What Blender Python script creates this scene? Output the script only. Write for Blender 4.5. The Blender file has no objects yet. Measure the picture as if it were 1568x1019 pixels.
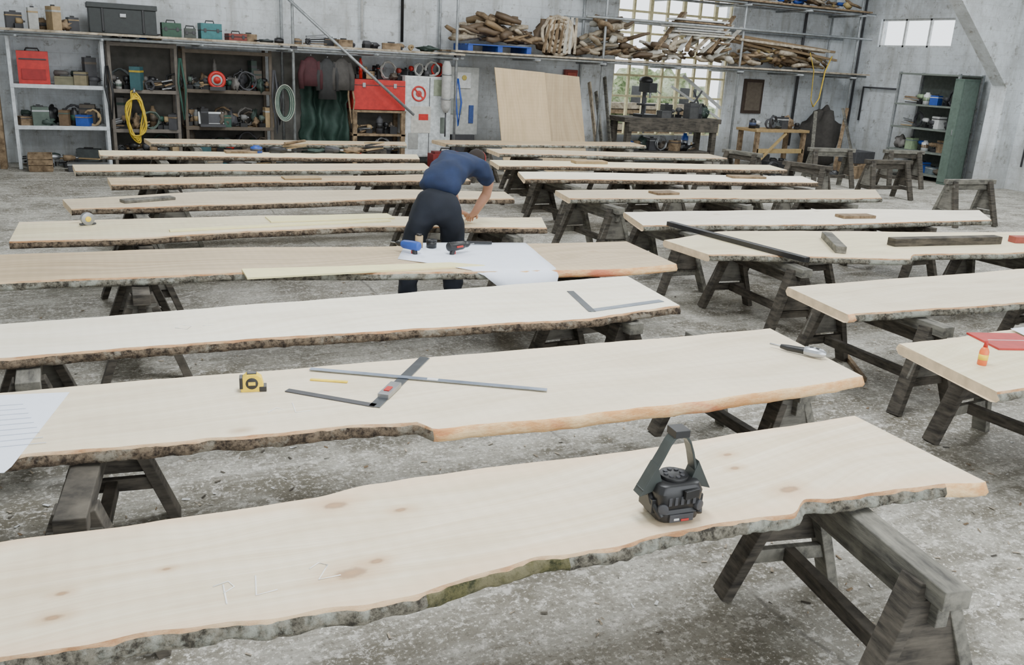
import bpy, math, random
from mathutils import Vector, Matrix, noise, Euler
scene=bpy.context.scene
COL=bpy.context.collection
K=1.044
# ------------------------------------------------------------------ materials
MC={}
def _mat(name):
    m=bpy.data.materials.new(name); m.use_nodes=True
    nt=m.node_tree; b=nt.nodes['Principled BSDF']
    return m,nt,b
def mixc(nt,fac,a,b,blend='MIX'):
    n=nt.nodes.new('ShaderNodeMix'); n.data_type='RGBA'; n.blend_type=blend
    for i,x in ((0,fac),(6,a),(7,b)):
        if isinstance(x,bpy.types.NodeSocket): nt.links.new(x,n.inputs[i])
        else: n.inputs[i].default_value=x if i==0 else (*x[:3],1)
    return n.outputs[2]
def math_(nt,op,a,b=None,c=None):
    n=nt.nodes.new('ShaderNodeMath'); n.operation=op
    for i,x in enumerate((a,b,c)):
        if x is None: continue
        if isinstance(x,bpy.types.NodeSocket): nt.links.new(x,n.inputs[i])
        else: n.inputs[i].default_value=x
    return n.outputs[0]
def ramp(nt,src,p0,p1,c0=(0,0,0),c1=(1,1,1)):
    n=nt.nodes.new('ShaderNodeValToRGB'); e=n.color_ramp.elements
    e[0].position=p0;e[1].position=p1;e[0].color=(*c0,1);e[1].color=(*c1,1)
    nt.links.new(src,n.inputs[0]); return n.outputs[0]
def mapping(nt,out,scale=(1,1,1),loc=(0,0,0)):
    n=nt.nodes.new('ShaderNodeMapping'); n.inputs['Scale'].default_value=scale; n.inputs['Location'].default_value=loc
    nt.links.new(out,n.inputs[0]); return n.outputs[0]
def noise_(nt,vec,scale,detail=4,rough=.55):
    n=nt.nodes.new('ShaderNodeTexNoise'); n.inputs['Scale'].default_value=scale; n.inputs['Detail'].default_value=detail; n.inputs['Roughness'].default_value=rough
    if vec is not None: nt.links.new(vec,n.inputs['Vector'])
    return n.outputs[0]
def bump(nt,b,h,strength=.4,dist=.01):
    n=nt.nodes.new('ShaderNodeBump'); n.inputs['Strength'].default_value=strength; n.inputs['Distance'].default_value=dist
    nt.links.new(h,n.inputs['Height']); nt.links.new(n.outputs[0],b.inputs['Normal'])
def C(r,g,b,rough=.6,metal=0.,var=.18,sc=14.,name=None):
    key=(round(r,3),round(g,3),round(b,3),rough,metal,var)
    if key in MC: return MC[key]
    m,nt,bs=_mat(name or 'paint_%02d'%len(MC))
    tc=nt.nodes.new('ShaderNodeTexCoord')
    n=noise_(nt,tc.outputs['Object'],sc)
    f=ramp(nt,n,.3,.7)
    c=mixc(nt,f,(r*(1-var),g*(1-var),b*(1-var)),(min(1,r*(1+var)),min(1,g*(1+var)),min(1,b*(1+var))))
    nt.links.new(c,bs.inputs['Base Color']); bs.inputs['Roughness'].default_value=rough; bs.inputs['Metallic'].default_value=metal
    MC[key]=m; return m
def wood_top(name,light,dark,knots=(),seed=0,sap=(.86,.70,.50),contrast=1.):
    m,nt,b=_mat(name)
    uv=nt.nodes.new('ShaderNodeUVMap'); uv.uv_map='UVMap'
    v0=mapping(nt,uv.outputs[0],loc=(seed*3.7,seed*1.3,0))
    big=noise_(nt,mapping(nt,v0,(.45,1.5,1)),1.0,2,.4)
    sep=nt.nodes.new('ShaderNodeSeparateXYZ'); nt.links.new(v0,sep.inputs[0])
    vy=math_(nt,'ADD',sep.outputs[1],math_(nt,'MULTIPLY',big,.7))
    com=nt.nodes.new('ShaderNodeCombineXYZ'); nt.links.new(sep.outputs[0],com.inputs[0]); nt.links.new(vy,com.inputs[1])
    g1=noise_(nt,mapping(nt,com.outputs[0],(.25,24,1)),1.,4,.65)
    g2=noise_(nt,mapping(nt,com.outputs[0],(2.5,150,1)),1.,2)
    g3=noise_(nt,mapping(nt,v0,(1.3,2.8,1)),1.6,4,.6)
    c=mixc(nt,math_(nt,'MULTIPLY',ramp(nt,g1,.40,.64),.6*contrast),light,dark)
    c=mixc(nt,math_(nt,'MULTIPLY',ramp(nt,g2,.45,.7),.28*contrast),c,dark)
    c=mixc(nt,math_(nt,'MULTIPLY',ramp(nt,g3,.45,.72),.42),c,tuple(x*.82 for x in dark))
    at=nt.nodes.new('ShaderNodeAttribute'); at.attribute_name='vn'
    e=math_(nt,'ABSOLUTE',math_(nt,'SUBTRACT',at.outputs['Fac'],.5))
    e2=ramp(nt,math_(nt,'ADD',e,math_(nt,'MULTIPLY',math_(nt,'SUBTRACT',big,.5),.3)),.34,.46)
    c=mixc(nt,math_(nt,'MULTIPLY',e2,.6),c,sap)
    w=nt.nodes.new('ShaderNodeTexWave'); w.inputs['Scale'].default_value=5; w.inputs['Distortion'].default_value=1.5; nt.links.new(v0,w.inputs[0])
    c=mixc(nt,math_(nt,'MULTIPLY',w.outputs[1],.07*contrast),c,tuple(x*.6 for x in dark))
    for (kx,ky,kr) in knots:
        vm=nt.nodes.new('ShaderNodeMapping'); vm.inputs['Location'].default_value=(-kx*.55,-ky,0); vm.inputs['Scale'].default_value=(.55,1,1)
        nt.links.new(uv.outputs[0],vm.inputs[0])
        ad=nt.nodes.new('ShaderNodeVectorMath'); ad.operation='LENGTH'; nt.links.new(vm.outputs[0],ad.inputs[0])
        d=math_(nt,'ADD',ad.outputs['Value'],math_(nt,'MULTIPLY',math_(nt,'SUBTRACT',noise_(nt,uv.outputs[0],30),.5),kr*.9))
        c=mixc(nt,math_(nt,'MULTIPLY',ramp(nt,d,kr*1.1,kr*3.6,(1,1,1),(0,0,0)),.5),c,(.55,.34,.17))
        c=mixc(nt,math_(nt,'MULTIPLY',ramp(nt,d,kr*.7,kr*1.15,(1,1,1),(0,0,0)),.7),c,(.24,.13,.06))
        c=mixc(nt,math_(nt,'MULTIPLY',ramp(nt,d,kr*.2,kr*.7,(1,1,1),(0,0,0)),.7),c,(.46,.28,.14))
    if not knots:
        vo=nt.nodes.new('ShaderNodeTexVoronoi'); vo.inputs['Scale'].default_value=1.7; nt.links.new(mapping(nt,v0,(.62,1,1)),vo.inputs['Vector'])
        c=mixc(nt,math_(nt,'MULTIPLY',ramp(nt,vo.outputs['Distance'],.01,.07,(1,1,1),(0,0,0)),.6),c,(.36,.22,.11))
    nt.links.new(c,b.inputs['Base Color']); b.inputs['Roughness'].default_value=.58
    bump(nt,b,g2,.12,.002)
    return m
def bark_mat(name,c0,c1,c2,sc=1.,strx=1.,a1=.48,a2=.60):
    m,nt,b=_mat(name)
    tc=nt.nodes.new('ShaderNodeTexCoord'); o=mapping(nt,tc.outputs['Object'],(strx,1,1))
    n1=noise_(nt,o,7*sc,6,.7); n2=noise_(nt,o,30*sc,6,.75)
    c=mixc(nt,ramp(nt,n2,.40,.60),c0,c1); c=mixc(nt,math_(nt,'MULTIPLY',ramp(nt,n1,a1,a2),.85),c,c2)
    nt.links.new(c,b.inputs['Base Color']); b.inputs['Roughness'].default_value=.95
    bump(nt,b,n2,.9,.012); return m
BARK=bark_mat('bark_lichen',(.035,.03,.022),(.24,.22,.17),(.38,.39,.33))
BARK2=bark_mat('bark_brown',(.03,.02,.013),(.22,.165,.11),(.30,.27,.21),a1=.54,a2=.62)
BARKM=bark_mat('bark_moss',(.03,.034,.012),(.13,.12,.05),(.20,.18,.10))
INNER=bark_mat('inner_bark',(.36,.18,.08),(.58,.36,.19),(.70,.52,.32),.6,.3)
ORANGE=bark_mat('orange_inner_bark',(.70,.36,.14),(.90,.64,.34),(.55,.15,.08),.4,.35,.52,.62)
ENDG=C(.72,.55,.35,.8,name='end_grain')
UNDER=C(.40,.28,.16,.8,name='rough_underside')
def old_wood(name,c0,c1,axis=(2,2,14)):
    m,nt,b=_mat(name); tc=nt.nodes.new('ShaderNodeTexCoord')
    n=noise_(nt,mapping(nt,tc.outputs['Object'],axis),3.,5,.65); n2=noise_(nt,tc.outputs['Object'],5.,4)
    c=mixc(nt,ramp(nt,n,.35,.68),c0,c1); c=mixc(nt,math_(nt,'MULTIPLY',ramp(nt,n2,.5,.65),.5),c,tuple(x*1.4 for x in c1))
    nt.links.new(c,b.inputs['Base Color']); b.inputs['Roughness'].default_value=.85; bump(nt,b,n,.4,.006); return m
HORSE=old_wood('weathered_trestle_timber',(.020,.017,.013),(.095,.082,.064))
HORSE2=old_wood('weathered_trestle_grey',(.06,.057,.05),(.21,.20,.165),(9,1.6,9))
PLY=old_wood('grey_plywood',(.07,.065,.055),(.17,.16,.135))
OLDW=old_wood('old_timber',(.10,.065,.035),(.28,.20,.12),(4,4,4))
DRIFT=old_wood('driftwood',(.20,.16,.11),(.50,.43,.33),(4,4,4))
STEEL=C(.34,.35,.36,.42,.8,.12,name='steel')
GALV=C(.34,.36,.37,.5,.55,.25,name='galvanised_tube')
BLACK=C(.014,.014,.015,.42,0,.3,name='black_plastic')
DGREY=C(.05,.05,.055,.6,name='dark_grey')
RED=C(.46,.02,.015,.45,name='red_paint'); YEL=C(.82,.58,.03,.45,name='yellow_plastic'); BLUE=C(.02,.07,.33,.5,name='blue_plastic')
WHITE=C(.64,.65,.64,.55,name='white_paint'); GREEN=C(.03,.12,.075,.6,name='green_paint'); TEAL=C(.03,.15,.16,.5,name='teal_case')
TAN=C(.36,.26,.14,.7,name='cardboard'); CREAM=C(.74,.67,.40,.6,name='cream_frame')
PAPER=C(.80,.85,.95,.7,0,.02,name='paper')
# ------------------------------------------------------------------ mesh builder
class MB:
    def __init__(s,name): s.n=name; s.v=[]; s.f=[]; s.m=[]; s.s=[]; s.mats=[]
    def mi(s,mat):
        if mat not in s.mats: s.mats.append(mat)
        return s.mats.index(mat)
    def add(s,vs,fs,mat,smooth=False,M=None):
        o=len(s.v)
        for p in vs:
            p=Vector(p); s.v.append(tuple(M@p if M else p))
        k=s.mi(mat)
        for f in fs: s.f.append([o+i for i in f]); s.m.append(k); s.s.append(smooth)
    def box(s,c,d,mat,M=None,rz=0,rx=0,ry=0):
        T=Matrix.Translation(Vector(c))@Euler((rx,ry,rz)).to_matrix().to_4x4()
        if M: T=M@T
        x,y,z=d[0]/2,d[1]/2,d[2]/2
        s.add([(-x,-y,-z),(x,-y,-z),(x,y,-z),(-x,y,-z),(-x,-y,z),(x,-y,z),(x,y,z),(-x,y,z)],[(0,3,2,1),(4,5,6,7),(0,1,5,4),(1,2,6,5),(2,3,7,6),(3,0,4,7)],mat,False,T)
    def frame(s,p1,p2,up=Vector((0,0,1))):
        p1=Vector(p1);p2=Vector(p2); z=(p2-p1).normalized(); x=up.cross(z)
        if x.length<1e-4: x=Vector((1,0,0)).cross(z)
        if x.length<1e-4: x=Vector((0,1,0))
        x.normalize(); y=z.cross(x); return x,y,z
    def beam(s,p1,p2,w,h,mat,up=Vector((0,0,1)),w2=None,h2=None,M=None):
        x,y,z=s.frame(p1,p2,up); w2=w2 or w; h2=h2 or h; vs=[]
        for p,a,b in ((Vector(p1),w,h),(Vector(p2),w2,h2)):
            for i,j in ((-1,-1),(1,-1),(1,1),(-1,1)): vs.append(p+x*(i*a/2)+y*(j*b/2))
        s.add(vs,[(0,3,2,1),(4,5,6,7),(0,1,5,4),(1,2,6,5),(2,3,7,6),(3,0,4,7)],mat,False,M)
    def tube(s,pts,r,mat,seg=10,M=None,closed=False,flat=1.):
        pts=[Vector(p) for p in pts]; n=len(pts); vs=[];fs=[]
        rs=r if isinstance(r,(list,tuple)) else [r]*n
        px=None
        for i,p in enumerate(pts):
            if closed: t=(pts[(i+1)%n]-pts[i-1])
            else: t=(pts[min(i+1,n-1)]-pts[max(i-1,0)])
            t.normalize()
            if px is None:
                px=Vector((0,0,1)).cross(t)
                if px.length<.05: px=Vector((1,0,0)).cross(t)
            px=(px-t*px.dot(t)).normalized(); py=t.cross(px)
            for k in range(seg):
                a=2*math.pi*k/seg; vs.append(p+px*math.cos(a)*rs[i]+py*math.sin(a)*rs[i]*flat)
        for i in range(n if closed else n-1):
            j=(i+1)%n
            for k in range(seg): fs.append((i*seg+k,i*seg+(k+1)%seg,j*seg+(k+1)%seg,j*seg+k))
        if not closed: fs.append(tuple(range(seg))[::-1]); fs.append(tuple((n-1)*seg+k for k in range(seg)))
        s.add(vs,fs,mat,True,M)
    def cyl(s,p1,p2,r,mat,r2=None,seg=16,M=None): s.tube([p1,p2],[r,r if r2 is None else r2],mat,seg,M)
    def ball(s,c,r,mat,seed=None,amp=0.,fr=3.,nu=14,nv=9,M=None,fn=None):
        r=r if isinstance(r,(tuple,list)) else (r,r,r); vs=[];fs=[]
        for j in range(nv+1):
            ph=math.pi*j/nv
            for i in range(nu):
                a=2*math.pi*i/nu; d=Vector((math.sin(ph)*math.cos(a),math.sin(ph)*math.sin(a),math.cos(ph)))
                k=1+(amp*noise.noise(d*fr+Vector((seed or 0,0,0)))if amp else 0)
                p=Vector((d.x*r[0]*k,d.y*r[1]*k,d.z*r[2]*k))
                if fn: p=fn(p)
                vs.append(p+Vector(c))
        for j in range(nv):
            for i in range(nu): fs.append((j*nu+i,(j+1)*nu+i,(j+1)*nu+(i+1)%nu,j*nu+(i+1)%nu))
        s.add(vs,fs,mat,True,M)
    def prism(s,poly,z0,z1,mat,M=None):
        n=len(poly); vs=[(x,y,z0) for x,y in poly]+[(x,y,z1) for x,y in poly]
        fs=[tuple(range(n))[::-1],tuple(range(n,2*n))]+[(i,(i+1)%n,n+(i+1)%n,n+i) for i in range(n)]
        s.add(vs,fs,mat,False,M)
    def torus(s,c,R_,r,mat,ax='z',n=28,M=None,turns=1,jit=0.):
        pts=[]
        for i in range(n*turns):
            a=2*math.pi*i/n; rr=R_+(random.uniform(-jit,jit)); h=(i/n)*r*1.2 if turns>1 else 0
            if ax=='z': p=(rr*math.cos(a),rr*math.sin(a),h)
            elif ax=='y': p=(rr*math.cos(a),h,rr*math.sin(a))
            else: p=(h,rr*math.cos(a),rr*math.sin(a))
            pts.append(Vector(c)+Vector(p))
        s.tube(pts,r,mat,8,M,closed=(turns==1))
    def done(s,bevel=0.,parent=None,M=None):
        me=bpy.data.meshes.new(s.n); me.from_pydata(s.v,[],s.f)
        for m in s.mats: me.materials.append(m)
        me.polygons.foreach_set('material_index',s.m); me.polygons.foreach_set('use_smooth',s.s); me.update()
        o=bpy.data.objects.new(s.n,me); COL.objects.link(o)
        if M: o.matrix_world=M
        if bevel:
            b=o.modifiers.new('bevel','BEVEL'); b.width=bevel; b.segments=2; b.limit_method='ANGLE'; b.angle_limit=.6
        if parent: o.parent=parent
        return o
def TR(x,y,z,rz=0,rx=0,ry=0,s=1.): return Matrix.Translation((x,y,z))@Euler((rx,ry,rz)).to_matrix().to_4x4()@Matrix.Scale(s,4)
# ------------------------------------------------------------------ room shell
XL,XR,YF,YB,ZC=-2.4,18.0,-3.5,17.0,5.6
def floor_mat():
    m,nt,b=_mat('dusty_concrete'); tc=nt.nodes.new('ShaderNodeTexCoord'); o=tc.outputs['Object']
    big=noise_(nt,o,.45,6,.65); mid=noise_(nt,o,1.9,8,.72); fine=noise_(nt,o,14,7,.8); sp=noise_(nt,o,48,4,.7); drag=noise_(nt,mapping(nt,o,(.5,3,1)),1.6,6,.72)
    c=mixc(nt,ramp(nt,mid,.42,.58),(.15,.137,.105),(.37,.355,.305))
    c=mixc(nt,math_(nt,'MULTIPLY',ramp(nt,big,.46,.58),.6),c,(.15,.135,.10))
    c=mixc(nt,math_(nt,'MULTIPLY',ramp(nt,drag,.50,.62),.5),c,(.52,.51,.46))
    c=mixc(nt,math_(nt,'MULTIPLY',ramp(nt,fine,.53,.59),.8),c,(.60,.58,.53))
    c=mixc(nt,math_(nt,'MULTIPLY',ramp(nt,sp,.57,.62),.7),c,(.80,.77,.70))
    c=mixc(nt,math_(nt,'MULTIPLY',ramp(nt,sp,.38,.43,(1,1,1),(0,0,0)),.55),c,(.08,.07,.055))
    sep=nt.nodes.new('ShaderNodeSeparateXYZ'); nt.links.new(o,sep.inputs[0])
    wob=math_(nt,'MULTIPLY',math_(nt,'SUBTRACT',noise_(nt,o,1.5,4),.5),.12)
    for ax,pos,k in ((0,2.42,.6),(1,8.9,.3)):
        d=math_(nt,'ABSOLUTE',math_(nt,'ADD',math_(nt,'SUBTRACT',sep.outputs[ax],pos),wob))
        c=mixc(nt,math_(nt,'MULTIPLY',ramp(nt,d,.004,.016,(1,1,1),(0,0,0)),math_(nt,'MULTIPLY',ramp(nt,mid,.42,.55),k)),c,(.05,.042,.035))
    nt.links.new(c,b.inputs['Base Color'])
    r=ramp(nt,big,.4,.65,(.8,.8,.8),(.42,.42,.42)); nt.links.new(r,b.inputs['Roughness']); bump(nt,b,fine,.5,.008); return m
def wall_mat():
    m,nt,b=_mat('white_painted_blockwork'); tc=nt.nodes.new('ShaderNodeTexCoord')
    sep=nt.nodes.new('ShaderNodeSeparateXYZ'); nt.links.new(tc.outputs['Object'],sep.inputs[0])
    com=nt.nodes.new('ShaderNodeCombineXYZ'); nt.links.new(math_(nt,'ADD',sep.outputs[0],sep.outputs[1]),com.inputs[0]); nt.links.new(sep.outputs[2],com.inputs[1])
    br=nt.nodes.new('ShaderNodeTexBrick'); nt.links.new(com.outputs[0],br.inputs['Vector']); br.inputs['Scale'].default_value=1
    br.inputs['Brick Width'].default_value=.45; br.inputs['Row Height'].default_value=.225; br.inputs['Mortar Size'].default_value=.006
    n1=noise_(nt,tc.outputs['Object'],.9,8,.78); n2=noise_(nt,tc.outputs['Object'],5,7,.8); n3=noise_(nt,mapping(nt,tc.outputs['Object'],(3,3,.35)),1.2,5,.7)
    c=mixc(nt,ramp(nt,n1,.44,.60),(.70,.74,.77),(.50,.52,.53)); c=mixc(nt,math_(nt,'MULTIPLY',ramp(nt,n3,.52,.68),.55),c,(.33,.325,.29)); c=mixc(nt,math_(nt,'MULTIPLY',ramp(nt,n2,.56,.63),.7),c,(.22,.205,.17))
    c=mixc(nt,math_(nt,'MULTIPLY',br.outputs['Fac'],.22),c,(.3,.3,.28))
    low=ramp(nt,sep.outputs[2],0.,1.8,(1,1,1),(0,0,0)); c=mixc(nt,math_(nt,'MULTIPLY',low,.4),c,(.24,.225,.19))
    nt.links.new(c,b.inputs['Base Color']); b.inputs['Roughness'].default_value=.8
    bump(nt,b,math_(nt,'SUBTRACT',n2,math_(nt,'MULTIPLY',br.outputs['Fac'],1.)),.3,.012); return m
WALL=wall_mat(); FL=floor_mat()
B=MB('floor'); B.box(((XL+XR)/2,(YF+YB)/2,-.1),(XR-XL+.6,YB-YF+.6,.2),FL); B.done()
WX0,WX1,WZ0,WZ1=11.0,14.15,.6,3.7
B=MB('wall_back')
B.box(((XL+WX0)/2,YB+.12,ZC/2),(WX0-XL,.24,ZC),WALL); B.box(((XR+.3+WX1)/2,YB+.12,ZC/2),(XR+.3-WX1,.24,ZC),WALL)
B.box(((WX0+WX1)/2,YB+.12,WZ0/2),(WX1-WX0,.24,WZ0),WALL); B.box(((WX0+WX1)/2,YB+.12,(WZ1+ZC)/2),(WX1-WX0,.24,ZC-WZ1),WALL)
B.done()
RY0,RY1,RZ0,RZ1=14.1,16.15,2.86,3.5
B=MB('wall_right')
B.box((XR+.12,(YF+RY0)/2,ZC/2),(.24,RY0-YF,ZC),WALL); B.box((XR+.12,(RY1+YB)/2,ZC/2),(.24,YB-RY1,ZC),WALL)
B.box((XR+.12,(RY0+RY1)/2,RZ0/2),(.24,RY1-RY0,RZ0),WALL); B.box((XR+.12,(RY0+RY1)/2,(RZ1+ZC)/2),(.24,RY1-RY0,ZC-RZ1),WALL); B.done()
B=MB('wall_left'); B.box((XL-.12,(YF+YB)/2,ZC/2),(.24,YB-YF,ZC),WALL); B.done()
B=MB('wall_front'); B.box((XL+1,YF-.12,ZC/2),(2,.24,ZC),WALL); B.box((XR-3,YF-.12,ZC/2),(6,.24,ZC),WALL); B.box(((XL+XR)/2-2,YF-.12,(4.6+ZC)/2),(XR-XL-8,.24,ZC-4.6),WALL); B.done()
B=MB('ceiling'); B.box(((XL+XR)/2,(YF+YB)/2,ZC+.08),(XR-XL+.6,YB-YF+.6,.16),C(.40,.40,.38,.9,name='roof_sheet')); B.done()
B=MB('window_1')
nb=7
for i in range(nb+1): B.box((WX0+(WX1-WX0)*i/nb,YB+.08,(WZ0+WZ1)/2),(.085 if i%2==0 else .05,.07,WZ1-WZ0),CREAM)
for i,zz in enumerate((WZ0,1.0,1.45,1.9,2.35,2.8,3.25,WZ1)): B.box(((WX0+WX1)/2,YB+.08,zz),(WX1-WX0,.06,.045),CREAM)
B.beam((12.9,YB+.01,1.95),(14.1,YB+.01,1.25),.03,.07,WHITE); B.beam((12.6,YB+.01,1.7),(14.1,YB+.01,1.0),.03,.05,WHITE)
B.done()
B=MB('window_2')
for i in range(4): B.box((XR+.1,RY0+(RY1-RY0)*i/3,(RZ0+RZ1)/2),(.06,.05,RZ1-RZ0),WHITE)
for zz in (RZ0+.02,RZ1-.02): B.box((XR+.1,(RY0+RY1)/2,zz),(.06,RY1-RY0,.05),WHITE)
B.done()
HG=bark_mat('hedge_leaves',(.06,.10,.03),(.34,.40,.20),(.62,.66,.48),.25)
B=MB('hedge'); random.seed(4)
for i in range(26): B.ball((9+i*.32,21.5+random.uniform(-.4,.4),random.uniform(.2,1.1)),(random.uniform(.6,1.1),.7,random.uniform(.6,1.0)),HG,i,.5,3)
B.done()
B=MB('yard_timber_rack')
for z in (.4,.95): B.box((13,20,z),(5,.5,.1),OLDW); B.box((13,20,z+.15),(4.6,.4,.15),DRIFT)
for x in (10.6,12.2,13.8,15.4): B.box((x,20,.8),(.1,.6,1.6),DGREY)
B.done()
B=MB('yard_ground'); B.box((12,24,-.2),(26,13,.2),C(.45,.45,.4,.9,name='yard')); B.done()
B=MB('trim_portal_column')
B.box((17.7,12.3,1.1),(.6,.36,2.2),WALL)
B.prism([(17.4,2.1),(15.3,3.87),(12.0,5.1),(12.0,5.59),(18.0,5.59),(18.0,2.1)],-.15,.15,WALL,M=Matrix.Translation((0,12.3,0))@Matrix.Rotation(math.pi/2,4,'X'))
B.done()
for pts,r,m in ((((17.9,16.6,4.5),(17.9,16.6,.9)),.03,DGREY),(((17.93,15.3,1.9),(17.93,16.3,1.9),(17.93,16.3,1.1)),.025,DGREY),(((16.3,16.9,5.),(16.3,16.9,.4)),.035,DGREY),(((6.05,16.93,2.3),(6.05,16.93,5.4)),.03,BLACK),(((5.25,16.93,2.3),(5.25,16.93,5.4)),.025,WHITE)):
    B=MB('wall_pipe'); B.tube(pts,r,m); B.done()
B=MB('hose_reel'); 
for r_ in (.16,.2,.24): B.torus((17.85,11.3,1.75),r_,.022,BLACK,'x')
B.cyl((17.98,11.3,1.75),(17.8,11.3,1.75),.05,DGREY); B.done()
B=MB('wall_pipe'); B.tube([(17.93,11.8,2.3),(17.93,11.8,.5)],.02,DGREY); B.tube([(17.93,11.7,1.2),(17.93,11.0,1.2),(17.93,11.0,0.8)],.015,WHITE); B.done()

# ------------------------------------------------------------------ planks
def interp(pl,x):
    if x<=pl[0][0]: return pl[0][1]
    for a,b_ in zip(pl,pl[1:]):
        if x<=b_[0]:
            t=(x-a[0])/(b_[0]-a[0]); t2=t*t*(3-2*t)*.5+t*.5; return a[1]+(b_[1]-a[1])*t2
    return pl[-1][1]
ZT=.66; TH=.06
def plank(rear,front,mat,seed,step=.04,orange=None,moss=None,amp=.014,th=TH,name='live_edge_plank',ztop=ZT,bk=None):
    rear=[(x*K,y*K) for x,y in rear]; front=[(x*K,y*K) for x,y in front]
    L=max(rear[-1][0]-rear[0][0],front[-1][0]-front[0][0]); n=int(L/step)
    verts=[];faces=[];mi=[];vn=[]
    mats=[mat,INNER,bk or BARK,BARKM,ORANGE,UNDER,ENDG]
    def nz(x,k,fr): return noise.noise(Vector((x*fr,seed*7.3+k*3.1,k*1.7)))
    for i in range(n+1):
        t=i/n
        xr=rear[0][0]+(rear[-1][0]-rear[0][0])*t; xf=front[0][0]+(front[-1][0]-front[0][0])*t
        yr=interp(rear,xr)+amp*1.2*nz(xr,1,2.2)+amp*.4*nz(xr,2,9)
        yf=interp(front,xf)+amp*1.6*nz(xf,3,2.2)+amp*.7*nz(xf,4,9)
        P=[]
        for v in (0,.25,.5,.75,1): P.append((xf+(xr-xf)*v,yf+(yr-yf)*v,ztop,v))
        isO=orange and orange[0]<=xf/K<=orange[1]; am=amp*(.35 if isO else 1.)
        def out(sgn,x,y,k,o,z):
            w=o+am*(.7*nz(x,k,14)+.6*nz(x,k+5,32)); return (x,y+sgn*max(w,.001),ztop-z+am*.25*nz(x,k+8,20),0.)
        R_=[out(1,xr,yr,10,.006,.014),out(1,xr,yr,11,.014,.034),(xr,yr-.005,ztop-th,0)]
        Fm=[(xf,yf+.02,ztop-th,0),out(-1,xf,yf,12,.012,.052),out(-1,xf,yf,13,.020,.034),out(-1,xf,yf,14,.006,.011)]
        P+=R_+Fm
        for p in P: verts.append((p[0],p[1],max(p[2],ztop-th))); vn.append(p[3])
    W=12
    for i in range(n):
        xm=(verts[i*W][0])/K
        isO=orange and orange[0]<=xm<=orange[1]; isM=moss and moss[0]<=xm<=moss[1]
        bm_=4 if isO else (3 if isM else 2)
        for j in range(W):
            a=i*W+j;b_=i*W+(j+1)%W
            faces.append((a,a+W,b_+W,b_)); 
            if j<4: mi.append(0)
            elif j==4: mi.append(1)
            elif j in (5,6): mi.append(2)
            elif j==7: mi.append(5)
            elif j==11: mi.append(4 if isO else 1)
            else: mi.append(bm_)
    faces.append(tuple(range(W))); mi.append(6)
    faces.append(tuple(n*W+k for k in range(W))[::-1]); mi.append(6)
    me=bpy.data.meshes.new(name); me.from_pydata(verts,[],faces)
    for m in mats: me.materials.append(m)
    me.polygons.foreach_set('material_index',mi)
    me.polygons.foreach_set('use_smooth',[ (k not in (0,5,6)) for k in mi])
    uv=me.uv_layers.new(name='UVMap')
    for lp in me.loops: 
        c=verts[lp.vertex_index]; uv.data[lp.index].uv=(c[0],c[1])
    at=me.attributes.new('vn','FLOAT','POINT')
    at.data.foreach_set('value',vn)
    me.update()
    if me.polygons[0].normal.z<0: me.flip_normals()
    o=bpy.data.objects.new(name,me); COL.objects.link(o); return o
kA=[(.66*K,2.40*K,.022),(.84*K,2.30*K,.012),(.60*K,2.02*K,.026),(2.12*K,1.96*K,.022),(2.05*K,2.16*K,.012),(2.1*K,2.26*K,.010),(-.1*K,2.2*K,.009),(.15*K,2.22*K,.007),(-.12*K,2.1*K,.012),(.68*K,2.05*K,.012)]
WA=wood_top('pale_plank_a',(.87,.77,.58),(.66,.51,.32),kA,1,sap=(.80,.58,.38))
WB=wood_top('pale_plank_b',(.82,.73,.55),(.64,.52,.35),(),2,sap=(.84,.70,.50),contrast=.8)
WC=wood_top('pale_plank_c',(.94,.88,.73),(.80,.71,.53),(),3,sap=(.94,.88,.73),contrast=.8)
WD=wood_top('sawdusty_plank_d',(.62,.49,.32),(.42,.31,.18),(),4,sap=(.66,.50,.30),contrast=1.3)
WE=wood_top('pale_plank_e',(.84,.76,.52),(.66,.55,.33),(),5)
WF=wood_top('pale_plank_f',(.66,.56,.40),(.50,.40,.26),(),6,sap=(.74,.62,.42))
plank([(-1.6,2.5),(-.25,2.53),(.45,2.47),(.61,2.47),(.8,2.50),(1.87,2.41),(2.88,2.37)],[(-1.55,1.98),(-.23,1.99),(.01,1.97),(.35,1.90),(.74,1.87),(1.1,1.90),(1.48,1.87),(2.0,1.83),(2.12,1.885),(2.24,1.85),(2.85,1.76)],WA,1,.014,orange=(2.68,3),moss=(.75,1.2),amp=.017)
plank([(-1.7,3.75),(-.3,3.73),(.69,3.68),(1.43,3.62),(3.44,3.50)],[(-1.7,3.15),(-.28,3.11),(.79,2.99),(1.13,2.93),(1.17,2.84),(1.93,2.76),(2.69,2.73),(3.32,2.73)],WB,2,.018,orange=(1.15,3.5),bk=BARK2,amp=.016)
plank([(-1.7,4.7),(-.35,4.71),(1.01,4.75),(3.34,4.78)],[(-1.7,4.2),(-.32,4.19),(.72,4.14),(1.49,4.07),(2.54,3.98),(3.23,4.06)],WC,3,.02,bk=BARK2)
plank([(-1.7,6.3),(-.42,6.32),(.76,6.27),(2.2,6.02),(4.02,5.81)],[(-1.7,5.55),(-.38,5.57),(.90,5.5),(1.8,5.28),(2.74,5.08),(3.45,4.98),(3.92,5.02)],WD,4,.03,orange=(2.55,4.1))
plank([(-.34,7.46),(1.44,7.45),(3.85,6.95)],[(-.38,6.73),(.38,6.69),(1.2,6.8),(2.15,6.83),(3.65,6.50)],WE,5,.035,bk=BARK2)
plank([(-.04,8.5),(1.28,8.81),(3.18,8.73),(4.21,8.45)],[(.02,7.99),(1.27,8.04),(3.11,8.16),(4.1,8.0)],WF,6,.04,bk=BARK2)
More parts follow.
